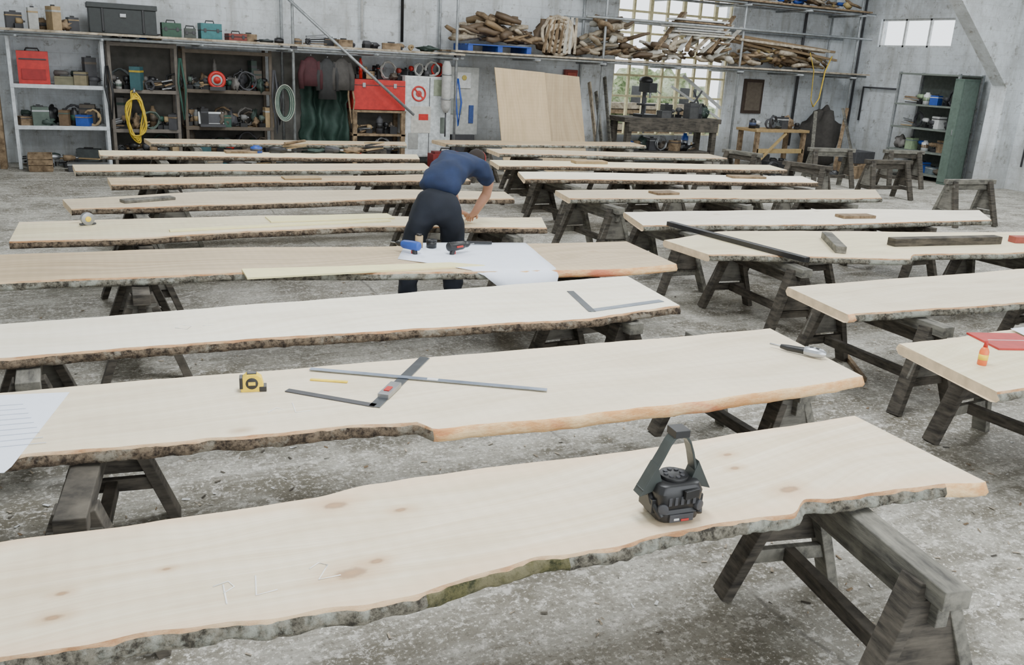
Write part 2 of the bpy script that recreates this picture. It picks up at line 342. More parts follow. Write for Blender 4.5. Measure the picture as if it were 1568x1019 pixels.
plank([(.38,9.83),(2.5,9.8),(4.3,9.85)],[(.39,9.32),(2,9.4),(4.2,9.35)],WD,7,.05,bk=BARK2)
plank([(.08,10.9),(4.24,10.93)],[(.1,10.35),(4.1,10.3)],WF,8,.05)
plank([(.4,12.33),(4.52,11.95)],[(.4,11.8),(4.37,11.45)],WE,9,.05,bk=BARK2)
plank([(1.06,13.88),(4.99,13.75)],[(1.1,13.3),(4.84,13.25)],WF,10,.05)
plank([(4.26,4.23),(6.66,4.18),(8.3,4.1)],[(4.13,3.58),(5.62,3.47),(8.1,3.4)],WB,11,.03,orange=(4.0,4.18))
plank([(4.38,5.79),(5.15,6.02),(8.43,5.37),(8.9,5.3)],[(4.39,5.23),(6.0,4.72),(6.2,4.82),(7.31,4.65),(8.6,4.5)],WE,12,.03)
plank([(4.83,7.07),(7.61,6.84),(9.3,6.49)],[(4.6,6.42),(6.67,6.10),(8.78,5.98)],WC,13,.035)
plank([(4.86,8.5),(9.4,8.08)],[(4.72,7.93),(8.81,7.45)],WF,14,.04)
plank([(5.18,10.05),(9.36,9.35)],[(4.94,9.4),(9.06,8.75)],WC,15,.05,bk=BARK2)
plank([(5.36,11.28),(9.89,10.6)],[(5.2,10.65),(9.7,10.0)],WE,16,.05,bk=BARK2)
plank([(6.0,12.75),(9.9,12.1)],[(5.9,12.1),(9.8,11.5)],WF,17,.05)
plank([(5.6,14.1),(9.6,14.05)],[(5.6,13.5),(9.5,13.4)],WD,18,.05)
plank([(3.95,3.05),(4.98,3.04),(7,3.0)],[(3.78,2.36),(4.6,2.3),(6.8,2.3)],WE,19,.03)
# ------------------------------------------------------------------ trestles
def horse(cx,cy,L=1.0,rz=0.,H_=.599,seed=0,k=K):
    cx*=k;cy*=k
    random.seed(int(cx*100)+int(cy*77)+seed)
    m1=random.choice([HORSE,HORSE,HORSE2]); m2=HORSE
    M=TR(cx,cy,0,rz); B=MB('sawhorse')
    B.box((0,0,H_-.035),(.10,L,.07),HORSE2 if random.random()<.6 else m1)
    B.box((0,0,H_-.115),(.045,L*.92,.09),m1)
    for sy in (-1,1):
        y=sy*(L/2-.13)
        for sx in (-1,1):
            B.beam((sx*.045,y,H_-.03),(sx*.25,y+sy*.05,0.0),.045,.095,m2 if sx<0 else m1,up=Vector((0,1,0)))
        B.prism([(-.19,.24),(.19,.24),(.085,H_-.08),(-.085,H_-.08)],-.009,.009,PLY if random.random()<.6 else HORSE,M=Matrix.Translation((0,y+sy*.045,0))@Matrix.Rotation(math.pi/2,4,'X'))
    B.box((0,0,.2),(.05,L*.75,.06),m2); 
    for sy in (-1,1): B.box((0,sy*(L/2-.115),.2),(.36,.035,.06),m1)
    return B.done(.004,M=M)
horse(2.33,1.83,1.0,-.22); horse(-.95,2.2)
horse(-.0,3.25,1.15,-.15); horse(3.08,3.28,1.0,-.05)
horse(-.22,4.45,.95); horse(2.85,4.42,.95,.05)
horse(.36,5.85,1.1,-.05); horse(3.2,5.45,1.1,.05)
horse(.45,7.1,.95,.05); horse(3.35,6.85,.9)
horse(.55,8.3,1.0); horse(3.3,8.4,.95)
horse(.95,9.65,.95); horse(3.7,9.6,.95)
horse(.9,10.65,.9); horse(3.7,10.65,.9)
horse(1.1,12.0,1); horse(3.9,11.75,1)
horse(1.7,13.55,.9); horse(4.4,13.5,.9)
horse(4.75,3.88,1.15,-.05); horse(6.9,3.8,1.1)
horse(5.08,5.35,1.15,-.12); horse(7.6,5.0,1.0)
horse(5.05,6.7,1.0,-.05); horse(7.9,6.45,1.0); horse(6.5,6.5,.95)
horse(5.15,8.1,1.05); horse(8.3,7.85,1.0); horse(6.8,7.95,.95)
horse(5.5,9.55,1.0); horse(8.5,9.1,.95); horse(6.9,9.35,.95)
horse(5.8,10.9,.9); horse(9.1,10.4,.9); horse(7.4,10.7,.9)
horse(6.5,12.35,.95); horse(9.4,11.9,.95); horse(8,12.1,.9)
horse(6.3,13.75,.9); horse(9.1,13.7,.9)
horse(4.6,2.67,.95,.05); horse(6.5,2.65,.9)
horse(11.9,8.55,1.0,1.5,.7); horse(12.9,10.9,1.0,1.4,.7); horse(13.6,12.9,1.0,1.3,.75,k=1); horse(11.4,11.3,.9,.3,.65,k=1);horse(15.3,12.6,.9,1.3,.75,k=1);horse(11.6,13.2,.9,.2,.65,k=1)
B=MB('dark_timber_beam'); B.beam((4.84*K,6.36*K,ZT+.022),(4.99*K,4.80*K,ZT+.022),.06,.042,BLACK); B.done(.004)
def offcut(x0,y0,x1,y1,w,h,mat,z=ZT,name='timber_offcut'):
    B=MB(name); B.beam((x0*K,y0*K,z+h/2+.001),(x1*K,y1*K,z+h/2+.001),w,h,mat); return B.done(.004)
offcut(5.55,5.0,5.95,5.55,.09,.06,HORSE2); offcut(6.3,5.15,7.5,5.0,.10,.07,HORSE); offcut(7.7,5.0,8.6,4.75,.10,.06,C(.30,.07,.05,.7))
offcut(.42,8.25,.85,8.4,.12,.025,HORSE2); offcut(2.1,9.6,2.5,9.6,.2,.02,TAN); offcut(1.9,12.1,2.3,12.1,.2,.03,OLDW)
offcut(5.9,8.1,6.2,8.1,.2,.025,OLDW); offcut(7.0,6.4,7.4,6.35,.15,.03,OLDW); offcut(6.5,10.9,7.0,10.85,.2,.04,TAN);offcut(8.0,9.3,8.5,9.2,.2,.03,OLDW)
YB_=C(.86,.79,.42,.6,0,.05,name='yellow_board')
B=MB('yellow_template_board'); B.prism([(.93*K,5.30*K),(2.5*K,5.27*K),(2.3*K,5.40*K),(1.5*K,5.47*K),(.94*K,5.54*K)],ZT+.001,ZT+.013,YB_); B.done()
B=MB('yellow_template_board'); B.prism([(.66*K,6.86*K),(1.5*K,6.93*K),(2.42*K,6.98*K),(2.42*K,7.06*K),(1.5*K,7.0*K),(.66*K,6.93*K)],ZT+.001,ZT+.012,YB_); B.done()
B=MB('yellow_template_board'); B.prism([(1.45*K,7.1*K),(2.5*K,7.1*K),(2.5*K,7.32*K),(1.45*K,7.34*K)],ZT+.001,ZT+.012,YB_); B.done()
# ------------------------------------------------------------------ tools on the slabs
def strip(B,p,q,w,t,mat,z=ZT): B.beam((p[0]*K,p[1]*K,z+t/2+.001),(q[0]*K,q[1]*K,z+t/2+.001),w,t,mat)
B=MB('steel_square'); strip(B,(.74,3.41),(1.03,3.13),.035,.004,DGREY); strip(B,(1.02,3.12),(1.43,3.62),.05,.004,C(.13,.14,.15,.35,.7)); 
B.box((1.13*K,3.25*K,ZT+.014),(.16,.05,.02),STEEL,rz=.88); B.box((1.12*K,3.24*K,ZT+.026),(.05,.025,.004),RED,rz=.88); B.done(.001)
B=MB('steel_ruler'); strip(B,(.89,3.62),(1.77,3.05),.03,.003,C(.28,.33,.42,.35,.6),z=ZT+.006); B.box((1.35*K,3.32*K,ZT+.0115),(.05,.025,.002),WHITE,rz=-.57); B.done()
B=MB('yellow_folding_rule'); strip(B,(.86,3.50),(1.0,3.42),.018,.006,YEL); B.done(.001)
B=MB('steel_square'); strip(B,(2.74,4.52),(2.63,4.08),.045,.004,C(.07,.08,.09,.4,.6)); strip(B,(2.62,4.10),(3.18,4.17),.05,.003,C(.2,.23,.27,.4,.7)); B.done()
B=MB('tape_measure'); M=TR(.61*K,3.46*K,ZT,-.2)
prof=[(-.045,0),(.045,0),(.048,.03),(.04,.062),(.018,.078),(-.02,.078),(-.042,.06),(-.048,.03)]
RX=Matrix.Rotation(math.pi/2,4,'X')
B.prism(prof,-.022,.022,YEL,M=M@RX); B.cyl((0,-.024,.038),(0,.024,.038),.026,BLACK,M=M); B.box((.045,0,.012),(.03,.05,.022),BLACK,M=M); B.box((-.044,0,.04),(.014,.05,.05),BLACK,M=M); B.box((0,-.0235,.038),(.03,.004,.016),YEL,M=M); B.box((0,0,.079),(.04,.03,.006),BLACK,M=M)
B.done(.004)
def paper(name,pts,mat,z,th=.0015):
    B=MB(name); B.prism([(x*K,y*K) for x,y in pts],z,z+th,mat); return B
B=paper('paper_drawing',[(-.62,3.08),(-.26,2.98),(-.24,3.02),(-.06,3.66),(-.5,3.75)],PAPER,ZT+.001)
for i in range(9): strip(B,(-.38,3.6-.05*i),(-.22+.01*i,3.58-.05*i),.004,.0006,C(.5,.55,.65,.8,0,.05),z=ZT+.0022)
B.done()
B=MB('cordless_screwdriver'); M=TR(3.27*K,3.07*K,ZT,-1.1)
B.tube([(-.13,0,.022),(-.09,0,.022),(-.02,0,.025),(.0,0,.026)],[.012,.017,.018,.02],BLACK,M=M); B.tube([(0,0,.028),(.05,0,.03),(.09,.005,.03),(.11,.01,.028)],[.024,.028,.024,.012],C(.5,.52,.55,.3,.7),M=M); B.cyl((-.19,0,.022),(-.13,0,.022),.005,STEEL,M=M); B.box((.05,0,.05),(.05,.02,.012),BLACK,M=M); B.done(.002)
B=MB('glue_bottle'); M=TR(4.08*K,2.66*K,ZT,0); B.tube([(0,0,0),(0,0,.005),(0,0,.075),(0,0,.09),(0,0,.1)],[.022,.024,.024,.018,.011],C(.75,.14,.03,.4),M=M,seg=20); B.tube([(0,0,.1),(0,0,.13),(0,0,.135)],[.012,.008,.003],RED,M=M); B.cyl((0,0,.03),(0,0,.06),.0246,YEL,M=M,seg=20); B.done()
B=MB('red_folder'); M=TR(4.60*K,2.88*K,ZT,-.35); B.box((0,0,.006),(.32,.30,.012),C(.42,.03,.025,.6),M=M); B.box((.0,0,.013),(.25,.006,.003),WHITE,M=M); B.done(.002)
B=paper('paper_sheet',[(4.76,2.85),(5.0,2.8),(5.05,3.02),(4.84,3.03)],PAPER,ZT+.014); B.done()
B=MB('cordless_work_radio'); M=TR(1.625*K,1.975*K,ZT,-.12,s=.97)
def sect(w,d,z,r=.03):
    p=[]
    for cx,cy,a0 in ((w/2-r,d/2-r,0),(-w/2+r,d/2-r,90),(-w/2+r,-d/2+r,180),(w/2-r,-d/2+r,270)):
        for a in (0,30,60,90): p.append((cx+r*math.cos(math.radians(a0+a)),cy+r*math.sin(math.radians(a0+a)),z))
    return p
secs=[sect(.13,.12,0),sect(.155,.14,.012),sect(.165,.145,.04),sect(.15,.13,.05),sect(.165,.14,.06),sect(.175,.145,.11),sect(.155,.125,.135),sect(.13,.11,.14)]
vs=[p for s_ in secs for p in s_]; n_=16; fs=[]
for i in range(len(secs)-1):
    for k in range(n_): fs.append((i*n_+k,i*n_+(k+1)%n_,(i+1)*n_+(k+1)%n_,(i+1)*n_+k))
fs.append(tuple(range(n_))[::-1]); fs.append(tuple((len(secs)-1)*n_+k for k in range(n_)))
B.add(vs,fs,BLACK,True,M)
B.cyl((0,-.0,.138),(0,0,.152),.05,BLACK,M=M,seg=24)
for k in range(8):
    a=k*math.pi/4; B.cyl((.03*math.cos(a),.03*math.sin(a),.15),(.03*math.cos(a),.03*math.sin(a),.156),.008,DGREY,M=M)
for i in range(5): B.box((-.045+.0225*i,-.072,.085),(.012,.006,.03),DGREY,M=M)
B.box((0,-.075,.025),(.09,.01,.028),DGREY,M=M); B.box((.012,-.081,.018),(.03,.004,.008),RED,M=M)
B.box((-.02,-.081,.022),(.02,.003,.008),WHITE,M=M); B.box((.03,-.078,.11),(.06,.012,.03),BLACK,M=M,rz=.2)
B.tube([(-.07,-.07,.03),(-.09,-.03,.07),(-.085,.02,.12)],.012,BLACK,M=M); B.tube([(.07,-.07,.03),(.092,-.03,.07),(.085,.02,.12)],.012,BLACK,M=M)
for sx in (-1,1): B.box((sx*.088,0,.06),(.02,.09,.05),BLACK,M=M); B.cyl((sx*.06,-.05,.06),(sx*.07,-.075,.06),.018,DGREY,M=M)
hand=C(.04,.048,.045,.4,name='handle_grey')
prs=[(-.125,.115),(-.105,.15),(-.082,.19),(-.058,.235),(-.038,.275),(-.022,.298),(0,.306),(.022,.298),(.04,.275),(.056,.235),(.07,.19),(.082,.15),(.092,.115)]
vs=[];fs=[]
for x,z in prs:
    l=math.hypot(x,z-.1) or 1; nx,nz_=-x/l*.012,-(z-.1)/l*.012
    for dx,dz,y in ((0,0,-.024),(0,0,.024),(nx,nz_,.024),(nx,nz_,-.024)): vs.append((x+dx,y,z+dz))
for i in range(len(prs)-1):
    for k in range(4): fs.append((i*4+k,i*4+(k+1)%4,(i+1)*4+(k+1)%4,(i+1)*4+k))
fs+= [(0,1,2,3),tuple(4*(len(prs)-1)+k for k in (3,2,1,0))]
B.add(vs,fs,hand,False,M)
B.box((0,0,.306),(.055,.06,.026),BLACK,M=M)
for sx in (-1,1):
    B.prism([(sx*.05,.118),(sx*.135,.092),(sx*.078,.2)][::sx],-.026,.026,hand,M=M@RX)
B.done(.003)
B=MB('blueprint_sheet')
vs=[];fs=[]
NX,NY=14,16
for j in range(NY+1):
    for i in range(NX+1):
        u=i/NX;v=j/NY
        p=Vector((2.0,5.62))*(1-u)*(1-v)+Vector((2.24,6.1))*(1-u)*v+Vector((3.15,5.92))*u*v+Vector((2.84,4.60))*u*(1-v)
        x,y=p*K; fe=interp([(a*K,b_*K) for a,b_ in [(1.8,5.28),(2.74,5.08),(3.45,4.98)]],x)-.012
        z=ZT+.003+.004*(1+noise.noise(Vector((x*4,y*4,0))))
        if y<fe: z=ZT-(fe-y)*.85; y=fe-.03-(fe-y)*.22-.02*math.sin(x*14)*(fe-y)*3
        vs.append((x,y,z))
for j in range(NY):
    for i in range(NX): a=j*(NX+1)+i; fs.append((a,a+1,a+NX+2,a+NX+1))
B.add(vs,fs,PAPER,True); o=B.done(); so=o.modifiers.new('s','SOLIDIFY'); so.thickness=.002
def drill(x,y,rz,body,z=ZT+.012,acc=BLACK):
    B=MB('cordless_drill'); M=TR(x*K,y*K,z+.036,rz)@Matrix.Rotation(math.pi/2,4,'X')
    B.tube([(-.09,.02,0),(-.08,.02,0),(-.02,.02,0),(.05,.02,0),(.07,.02,0)],[.02,.034,.036,.032,.024],body,M=M,seg=14); B.tube([(.07,.02,0),(.1,.02,0),(.125,.02,0)],[.022,.022,.01],BLACK,M=M)
    B.cyl((.12,.02,0),(.17,.02,0),.004,STEEL,M=M); B.tube([(-.04,0,0),(-.05,-.06,0),(-.055,-.11,0)],[.022,.018,.022],BLACK,M=M); B.box((-.045,-.135,0),(.11,.045,.068),BLACK,M=M); B.box((-.045,-.118,0),(.112,.012,.07),acc,M=M); B.box((-.02,-.03,0),(.012,.03,.012),RED,M=M)
    B.tube([(-.03,.02,.034),(.03,.02,.034)],.008,acc,M=M)
    return B.done(.003)
drill(2.46,5.66,.3,BLACK,acc=RED); drill(2.14,5.76,2.2,BLUE,acc=WHITE)
B=MB('glue_can'); B.cyl((2.27*K,5.92*K,ZT+.012),(2.27*K,5.92*K,ZT+.1),.03,TAN,seg=20); B.cyl((2.27*K,5.92*K,ZT+.1),(2.27*K,5.92*K,ZT+.115),.02,BLACK); B.done()
B=MB('screw_tub'); B.cyl((2.36*K,5.9*K,ZT+.012),(2.36*K,5.9*K,ZT+.06),.04,BLACK,seg=20); B.cyl((2.36*K,5.9*K,ZT+.06),(2.36*K,5.9*K,ZT+.07),.043,BLACK,seg=20); B.done()
B=MB('marker_pen'); strip(B,(2.62,5.97),(2.85,5.9),.025,.02,BLACK,z=ZT+.012); B.done()
B=MB('tape_reel'); M=TR(.12*K,7.25*K,ZT,.3); B.cyl((0,-.02,.05),(0,.02,.05),.05,STEEL,M=M,seg=24); B.cyl((0,-.025,.05),(0,.025,.05),.022,YEL,M=M); B.box((.0,0,.01),(.12,.03,.012),DGREY,M=M); B.done(.002)
CH=C(.93,.92,.88,.9,0,.03,name='chalk')
B=MB('chalk_marking')
def stroke(pts): B.tube([(x*K,y*K,ZT+.0012) for x,y in pts],.0026,CH,6,flat=.5)
stroke([(.27,2.0),(.275,2.09)]);stroke([(.25,2.09),(.29,2.1),(.30,2.07),(.27,2.05)])
stroke([(.36,2.10),(.345,2.01),(.40,2.015)]); stroke([(.5,2.08),(.53,2.1),(.55,2.08),(.51,2.02),(.57,2.02)])
B.done()
B=MB('chalk_marking')
stroke([(.62,3.2),(.66,3.24),(.69,3.2),(.66,3.16),(.62,3.2)]); stroke([(.73,3.27),(.72,3.17),(.78,3.17)]); B.done()
B=MB('chalk_marking'); stroke([(.42,4.42),(.45,4.47),(.5,4.43),(.47,4.38),(.42,4.42)]); stroke([(.55,4.42),(.6,4.42)]); B.done()
B=MB('timber_scrap'); B.beam((5.6,5.0,.016),(5.0,4.1,.016),.03,.03,OLDW); B.done()
random.seed(77); B=MB('wood_chips')
for i in range(1500):
    x=random.uniform(-1,8); y=random.uniform(1,10)*random.uniform(.4,1); a=random.uniform(0,3.1); l=random.uniform(.005,.02); w=l*random.uniform(.2,.5)
    m=random.choice([DRIFT,DRIFT,OLDW,WHITE,HORSE]); c,s_=math.cos(a),math.sin(a)
    pts=[(x+c*u*l-s_*v*w,y+s_*u*l+c*v*w,.0015+random.uniform(0,.006)) for u,v in ((-1,-1),(1,-.7),(1,.8),(-1,1))]
    B.add(pts,[(0,1,2,3)],m)
B.done()
# ------------------------------------------------------------------ clutter helper
DKS=[BLACK,DGREY,C(.1,.08,.06),C(.08,.09,.09),OLDW,C(.14,.13,.12),C(.03,.05,.04)]
PAL=[RED,BLUE,BLACK,BLACK,BLACK,DGREY,DGREY,DGREY,C(.02,.07,.05),C(.03,.09,.1),TAN,OLDW,OLDW,STEEL,C(.4,.28,.03),C(.4,.4,.38),C(.14,.09,.05),C(.08,.11,.09),C(.16,.16,.155),C(.22,.2,.17)]
def clutter(B,x0,x1,y0,y1,z,n,hmax,pal=PAL,swap=False):
    for i in range(n):
        x=x0+(x1-x0)*(i+.5)/n+random.uniform(-.06,.06); y=random.uniform(y0,y1); m=random.choice(pal); k=random.random(); h=hmax*random.uniform(.35,1); w=(x1-x0)/n*random.uniform(.8,1.5)
        M=TR(x,y,z,random.uniform(-.5,.5)) if not swap else TR(y,x,z,1.57+random.uniform(-.4,.4))
        w=max(.09,min(w,.42))
        if k<.2:
            B.box((0,0,h/2),(w,.2,h),m,M=M); B.box((0,0,h*.8),(w*1.03,.21,h*.08),random.choice(pal),M=M); B.box((0,0,h+.012),(w*.4,.03,.024),BLACK,M=M)
        elif k<.33: 
            r=min(w*.4,.08); B.tube([(0,0,0),(0,0,h*.8),(0,0,h*.87),(0,0,h)],[r,r,r*.6,r*.5],m,12,M=M); B.cyl((0,0,h*.3),(0,0,h*.6),r*1.01,random.choice(pal),M=M)
        elif k<.64:
            hh=min(h,.24)
            B.tube([(-w*.4,0,hh*.7),(-w*.35,0,hh*.7),(w*.1,0,hh*.7),(w*.3,0,hh*.7)],[.02,.05,.05,.03],m,10,M=M); B.cyl((w*.3,0,hh*.7),(w*.5,0,hh*.7),.015,STEEL,M=M); B.tube([(-w*.1,0,hh*.65),(-w*.15,0,.05)],[.03,.025],BLACK,8,M=M); B.box((-w*.15,0,.035),(.12,.09,.07),BLACK,M=M)
        elif k<.76:
            B.torus((0,-.05,min(h,.3)/2+.015),min(h,.3)/2,.014,m,'y',18,M=M,turns=3,jit=.015)
        elif k<.88:
            for q in range(5): B.beam((-w*.6,random.uniform(-.1,.1),.02+.03*q),(w*.6,random.uniform(-.1,.1),.02+.03*q+random.uniform(0,.05)),.04,.02,random.choice([OLDW,TAN,BLACK,STEEL]),M=M)
        else: B.ball((0,0,h*.35),(w*.55,.11,h*.38),random.choice(DKS),i,.9,2.5,M=M)
def clut2(name,x0,x1,z,n,h,seed,pal=PAL):
    random.seed(seed); B=MB(name)
    clutter(B,x0,x1,16.5,16.62,z,n,h*1.1,DKS); clutter(B,x0,x1,16.25,16.4,z,n,h*.75,pal); return B.done()
def shelf(name,x0,x1,y0,y1,zs,post,board,pw=.05,back=None):
    B=MB(name)
    for x in (x0,x1):
        for y in (y0,y1): B.box((x,y,max(zs)/2+.03),(pw,pw,max(zs)+.06),post)
    for z in zs: B.box(((x0+x1)/2,(y0+y1)/2,z),(x1-x0+pw,y1-y0+pw,.04),board); B.box(((x0+x1)/2,y0-pw/2,z-.005),(x1-x0+pw,.012,.06),post)
    if back: B.box(((x0+x1)/2,y1+.04,max(zs)/2),(x1-x0,.012,max(zs)),back)
    return B.done(.002)
Y0,Y1=16.15,16.8
SH=C(.55,.58,.60,.5,.1,name='rack_paint'); SHB=C(.17,.14,.10,.8,name='shelf_board'); SHD=C(.10,.08,.06,.8,name='dark_shelf')
BK=C(.09,.085,.075,.9,0,.4,3,name='dark_back_panel')  # dark mottled colour for the shelf and bench backing boards
shelf('storage_rack',-.62,.70,Y0,Y1,(.66,1.30,2.08),SH,C(.42,.43,.43,.6))
shelf('storage_rack',.80,1.82,Y0+.1,Y1,(.2,.62,1.26,2.0),C(.14,.12,.1),SHB,back=BK)
shelf('wooden_shelf_unit',1.95,3.38,Y0+.1,Y1,(.25,.68,1.3,1.95),SHD,C(.22,.16,.09,.8),back=BK)
B=MB('dark_wall_panel'); B.box((4.4,16.96,1.05),(1.7,.02,1.9),C(.16,.155,.14,.9,0,.4,3)); B.done()  # dark mottled panel standing in front of the pale wall
clut2('shelf_tools',-.55,.62,.68,7,.4,11); clut2('shelf_tools',-.0,.62,1.32,3,.45,12,[C(.16,.15,.09),DGREY,WHITE,C(.2,.17,.1)])
clut2('shelf_tools',-.5,.5,.0,4,.4,13,[OLDW,DGREY,STEEL,TAN])
B=MB('red_toolbox'); M=TR(-.3,16.35,1.32); B.box((0,0,.25),(.44,.3,.5),RED,M=M); B.box((0,-.155,.38),(.38,.02,.02),DGREY,M=M); B.box((0,-.155,.15),(.34,.02,.16),C(.3,.02,.02),M=M); B.tube([(-.1,0,.5),(-.08,0,.54),(.08,0,.54),(.1,0,.5)],.012,BLACK,M=M); B.done(.02)
clut2('shelf_tools',.85,1.8,1.28,8,.5,14); clut2('shelf_tools',.85,1.8,.64,8,.48,15); clut2('shelf_tools',.85,1.8,.22,6,.3,16); clut2('shelf_tools',.85,1.8,2.02,6,.1,17)
for z,n,h,sd in ((.27,9,.34,18),(.70,12,.5,19),(1.32,13,.52,20),(.0,6,.2,21)): clut2('shelf_tools',2.0,3.35,z,n,h,sd)
B=MB('extension_cable_reel'); M=TR(2.45,16.12,1.32); B.torus((0,0,.17),.12,.03,RED,'y',24,M=M); B.cyl((0,-.03,.17),(0,.03,.17),.09,C(.4,.4,.4),M=M,seg=24); B.cyl((0,-.04,.17),(0,.04,.17),.06,RED,M=M); B.box((0,0,.03),(.25,.1,.06),BLACK,M=M); B.done()
B=MB('laptop'); M=TR(2.35,16.18,.70); B.box((0,0,.03),(.42,.26,.04),DGREY,M=M); B.box((0,.1,.14),(.42,.02,.22),WHITE,M=M,rx=-.2); B.box((0,.088,.14),(.36,.01,.16),DGREY,M=M,rx=-.2); B.done(.004)
B=MB('wooden_crate'); M=TR(-.33,15.9,0); 
for i in range(3): B.box((0,-.15,.06+.09*i),(.34,.015,.075),OLDW,M=M); B.box((0,.15,.06+.09*i),(.34,.015,.075),OLDW,M=M); B.box((-.165,0,.06+.09*i),(.015,.3,.075),OLDW,M=M); B.box((.165,0,.06+.09*i),(.015,.3,.075),OLDW,M=M)
B.box((0,0,.015),(.33,.3,.02),OLDW,M=M); B.done()
B=MB('storage_tray'); B.box((.35,15.88,.05),(.6,.3,.1),DGREY); B.box((.35,15.88,.11),(.62,.32,.02),STEEL); B.done(.01)
B=MB('yellow_hose_coil')
for i in range(5): 
    pts=[Vector((1.13+(.10+.012*i)*math.cos(a)+.03*math.sin(3*a+i),16.08-.012*i,.85+(.42-.03*i)*math.sin(a))) for a in [2*math.pi*k/28 for k in range(28)]]
    B.tube(pts,.013,C(.6,.42,.03),8,closed=True)
B.tube([(1.13,16.2,1.27),(1.13,16.07,1.3),(1.13,16.05,1.24)],.02,STEEL); B.done()
B=MB('hose_coil')
for i in range(6):
    B.tube([Vector((3.56+(.10+.014*i)*math.cos(a),16.0-.01*i,1.15+(.25+.012*i)*math.sin(a))) for a in [2*math.pi*k/24 for k in range(24)]],.011,C(.28,.3,.25) if i%2 else C(.02,.07,.05),8,closed=True)
B.tube([(3.62,16.08,1.42),(3.56,15.98,1.43)],.012,STEEL)
B.done()
random.seed(6)
for x,m in ((1.88,C(.02,.07,.05)),(3.42,DGREY),(3.47,BLACK),(6.9,BLUE),(.76,BLACK),(4.78,OLDW)):
    B=MB('hanging_cable'); z0=random.uniform(1.5,1.9); z1=random.uniform(.5,.9)
    B.tube([(x,16.1,z0),(x+.05,16.02,(z0+z1)/2),(x+.01,16.05,z1),(x-.06,16.04,(z0+z1)/2+.1),(x-.02,16.1,z0)],.018,m,6); B.done()
B=MB('timber_post'); B.box((-.86,16.3,1.2),(.1,.3,2.4),OLDW); B.done(.005)
B=MB('scaffold')
for x,top in ((3.74,5.5),(6.83,5.5),(10.1,5.5),(13.7,5.5),(17.2,5.5)):
    for y in (16.05,16.93): 
        if y>16.5 and 10.9<x<14.2: continue
        B.cyl((x,y,0),(x,y,top),.026,GALV,seg=12)
    B.box((x,16.05,.01),(.15,.15,.02),STEEL)
for z,x0,x1 in ((2.06,-.95,6.95),(2.14,6.7,17.6),(3.55,9.6,17.6),(3.0,9.6,17.6)):
    B.cyl((x0,15.99,z),(x1,15.99,z),.026,GALV,seg=12); B.cyl((x0,16.9,z),(x1,16.9,z),.026,GALV,seg=12)
for x in (-.5,.7,2.2,3.66,5.2,6.75,8.5,10.02,11.9,13.62,15.4,17.1):
    z=2.04 if x<6.8 else 2.1
    B.cyl((x,15.8,z),(x,16.97,z),.024,GALV,seg=10)
    if x>9.9: B.cyl((x,15.8,3.5),(x,16.97,3.5),.024,GALV,seg=10)
B.cyl((3.55,15.93,2.95),(5.95,15.93,1.0),.026,GALV,seg=12)
for x in (3.74,6.83,10.1,13.7,17.2):
    for z in (2.1,3.55): B.box((x,16.0,z),(.1,.1,.08),DGREY)
for i in range(4):
    B.box((3.0,16.02+.235*i,2.13),(7.9,.22,.035),OLDW if i%2 else DRIFT); B.box((12.2,16.02+.235*i,2.19),(10.9,.22,.035),OLDW if i%2 else DRIFT); B.box((13.6,16.02+.235*i,3.6),(7.6,.22,.035),OLDW)
B.done()
zp=2.15
B=MB('black_storage_trunk'); M=TR(1.05,16.4,zp); B.box((0,0,.19),(1.0,.5,.38),C(.03,.035,.035),M=M); B.box((0,0,.42),(1.04,.54,.08),C(.04,.045,.045),M=M); B.box((0,-.26,.28),(.1,.02,.06),STEEL,M=M)
for x in (-.3,.3): B.box((x,-.255,.2),(.04,.02,.36),BLACK,M=M)
B.done(.015)
random.seed(5)
B=MB('platform_tools'); clutter(B,-.6,.45,16.1,16.5,zp,7,.36,[OLDW,TAN,DGREY,C(.4,.4,.38),DGREY]); B.done()
def case(x,w,h,m,name='tool_case'):
    B=MB(name); M=TR(x,16.3,zp,random.uniform(-.1,.1)); B.box((0,0,h/2),(w,.3,h),m,M=M); B.box((0,0,h*.55),(w*1.02,.31,.015),BLACK,M=M)
    for sx in (-1,1): B.box((sx*w*.3,-.155,h*.55),(.04,.015,.06),DGREY,M=M)
    B.tube([(-.07,0,h),(-.06,0,h+.04),(.06,0,h+.04),(.07,0,h)],.01,BLACK,M=M); B.done(.012)
case(1.78,.3,.22,C(.03,.08,.05));case(2.4,.34,.25,TEAL);case(2.08,.18,.15,C(.06,.07,.06)); case(2.82,.3,.11,C(.2,.04,.03))
B=MB('platform_tools'); clutter(B,3.0,6.6,16.1,16.5,zp,16,.14,[OLDW,TAN,DGREY,OLDW,BLACK]); B.done()
zq=2.21
def logs(name,x0,x1,z0,h,n,mat,seed,fat=.09,ylo=16.1,yhi=16.75,tilt=.6):
    random.seed(seed); B=MB(name)
    for i in range(n):
        x=random.uniform(x0,x1); env=math.sin(math.pi*min(1,max(0,(x-x0)/(x1-x0))))**.5
        z=z0+.05+random.random()*h*env; y=random.uniform(ylo,yhi); a=random.uniform(-.9,.9); L=random.uniform(.25,.55); t=random.uniform(-tilt,tilt)*.6
        d=Vector((math.cos(a)*L/2,math.sin(a)*L/2,math.sin(t)*L/2)); c=Vector((x,y,z))
        if c.z-abs(d.z)<z0+.08: c.z=z0+.08+abs(d.z)
        pts=[c-d,c-d*.3+Vector((0,0,random.uniform(-.03,.03))),c+d*.3+Vector((0,0,random.uniform(-.03,.03))),c+d]
        r=random.uniform(.45,1)*fat; B.tube(pts,[r*.8,r,r*.9,r*.6],random.choice(mat),random.choice((4,5,7)),flat=random.uniform(.5,1))
    return B.done()
B=MB('blue_pallet')
for i in range(5): B.box((7.75,16.1+.16*i,zq+.12),(1.35,.1,.02),BLUE)
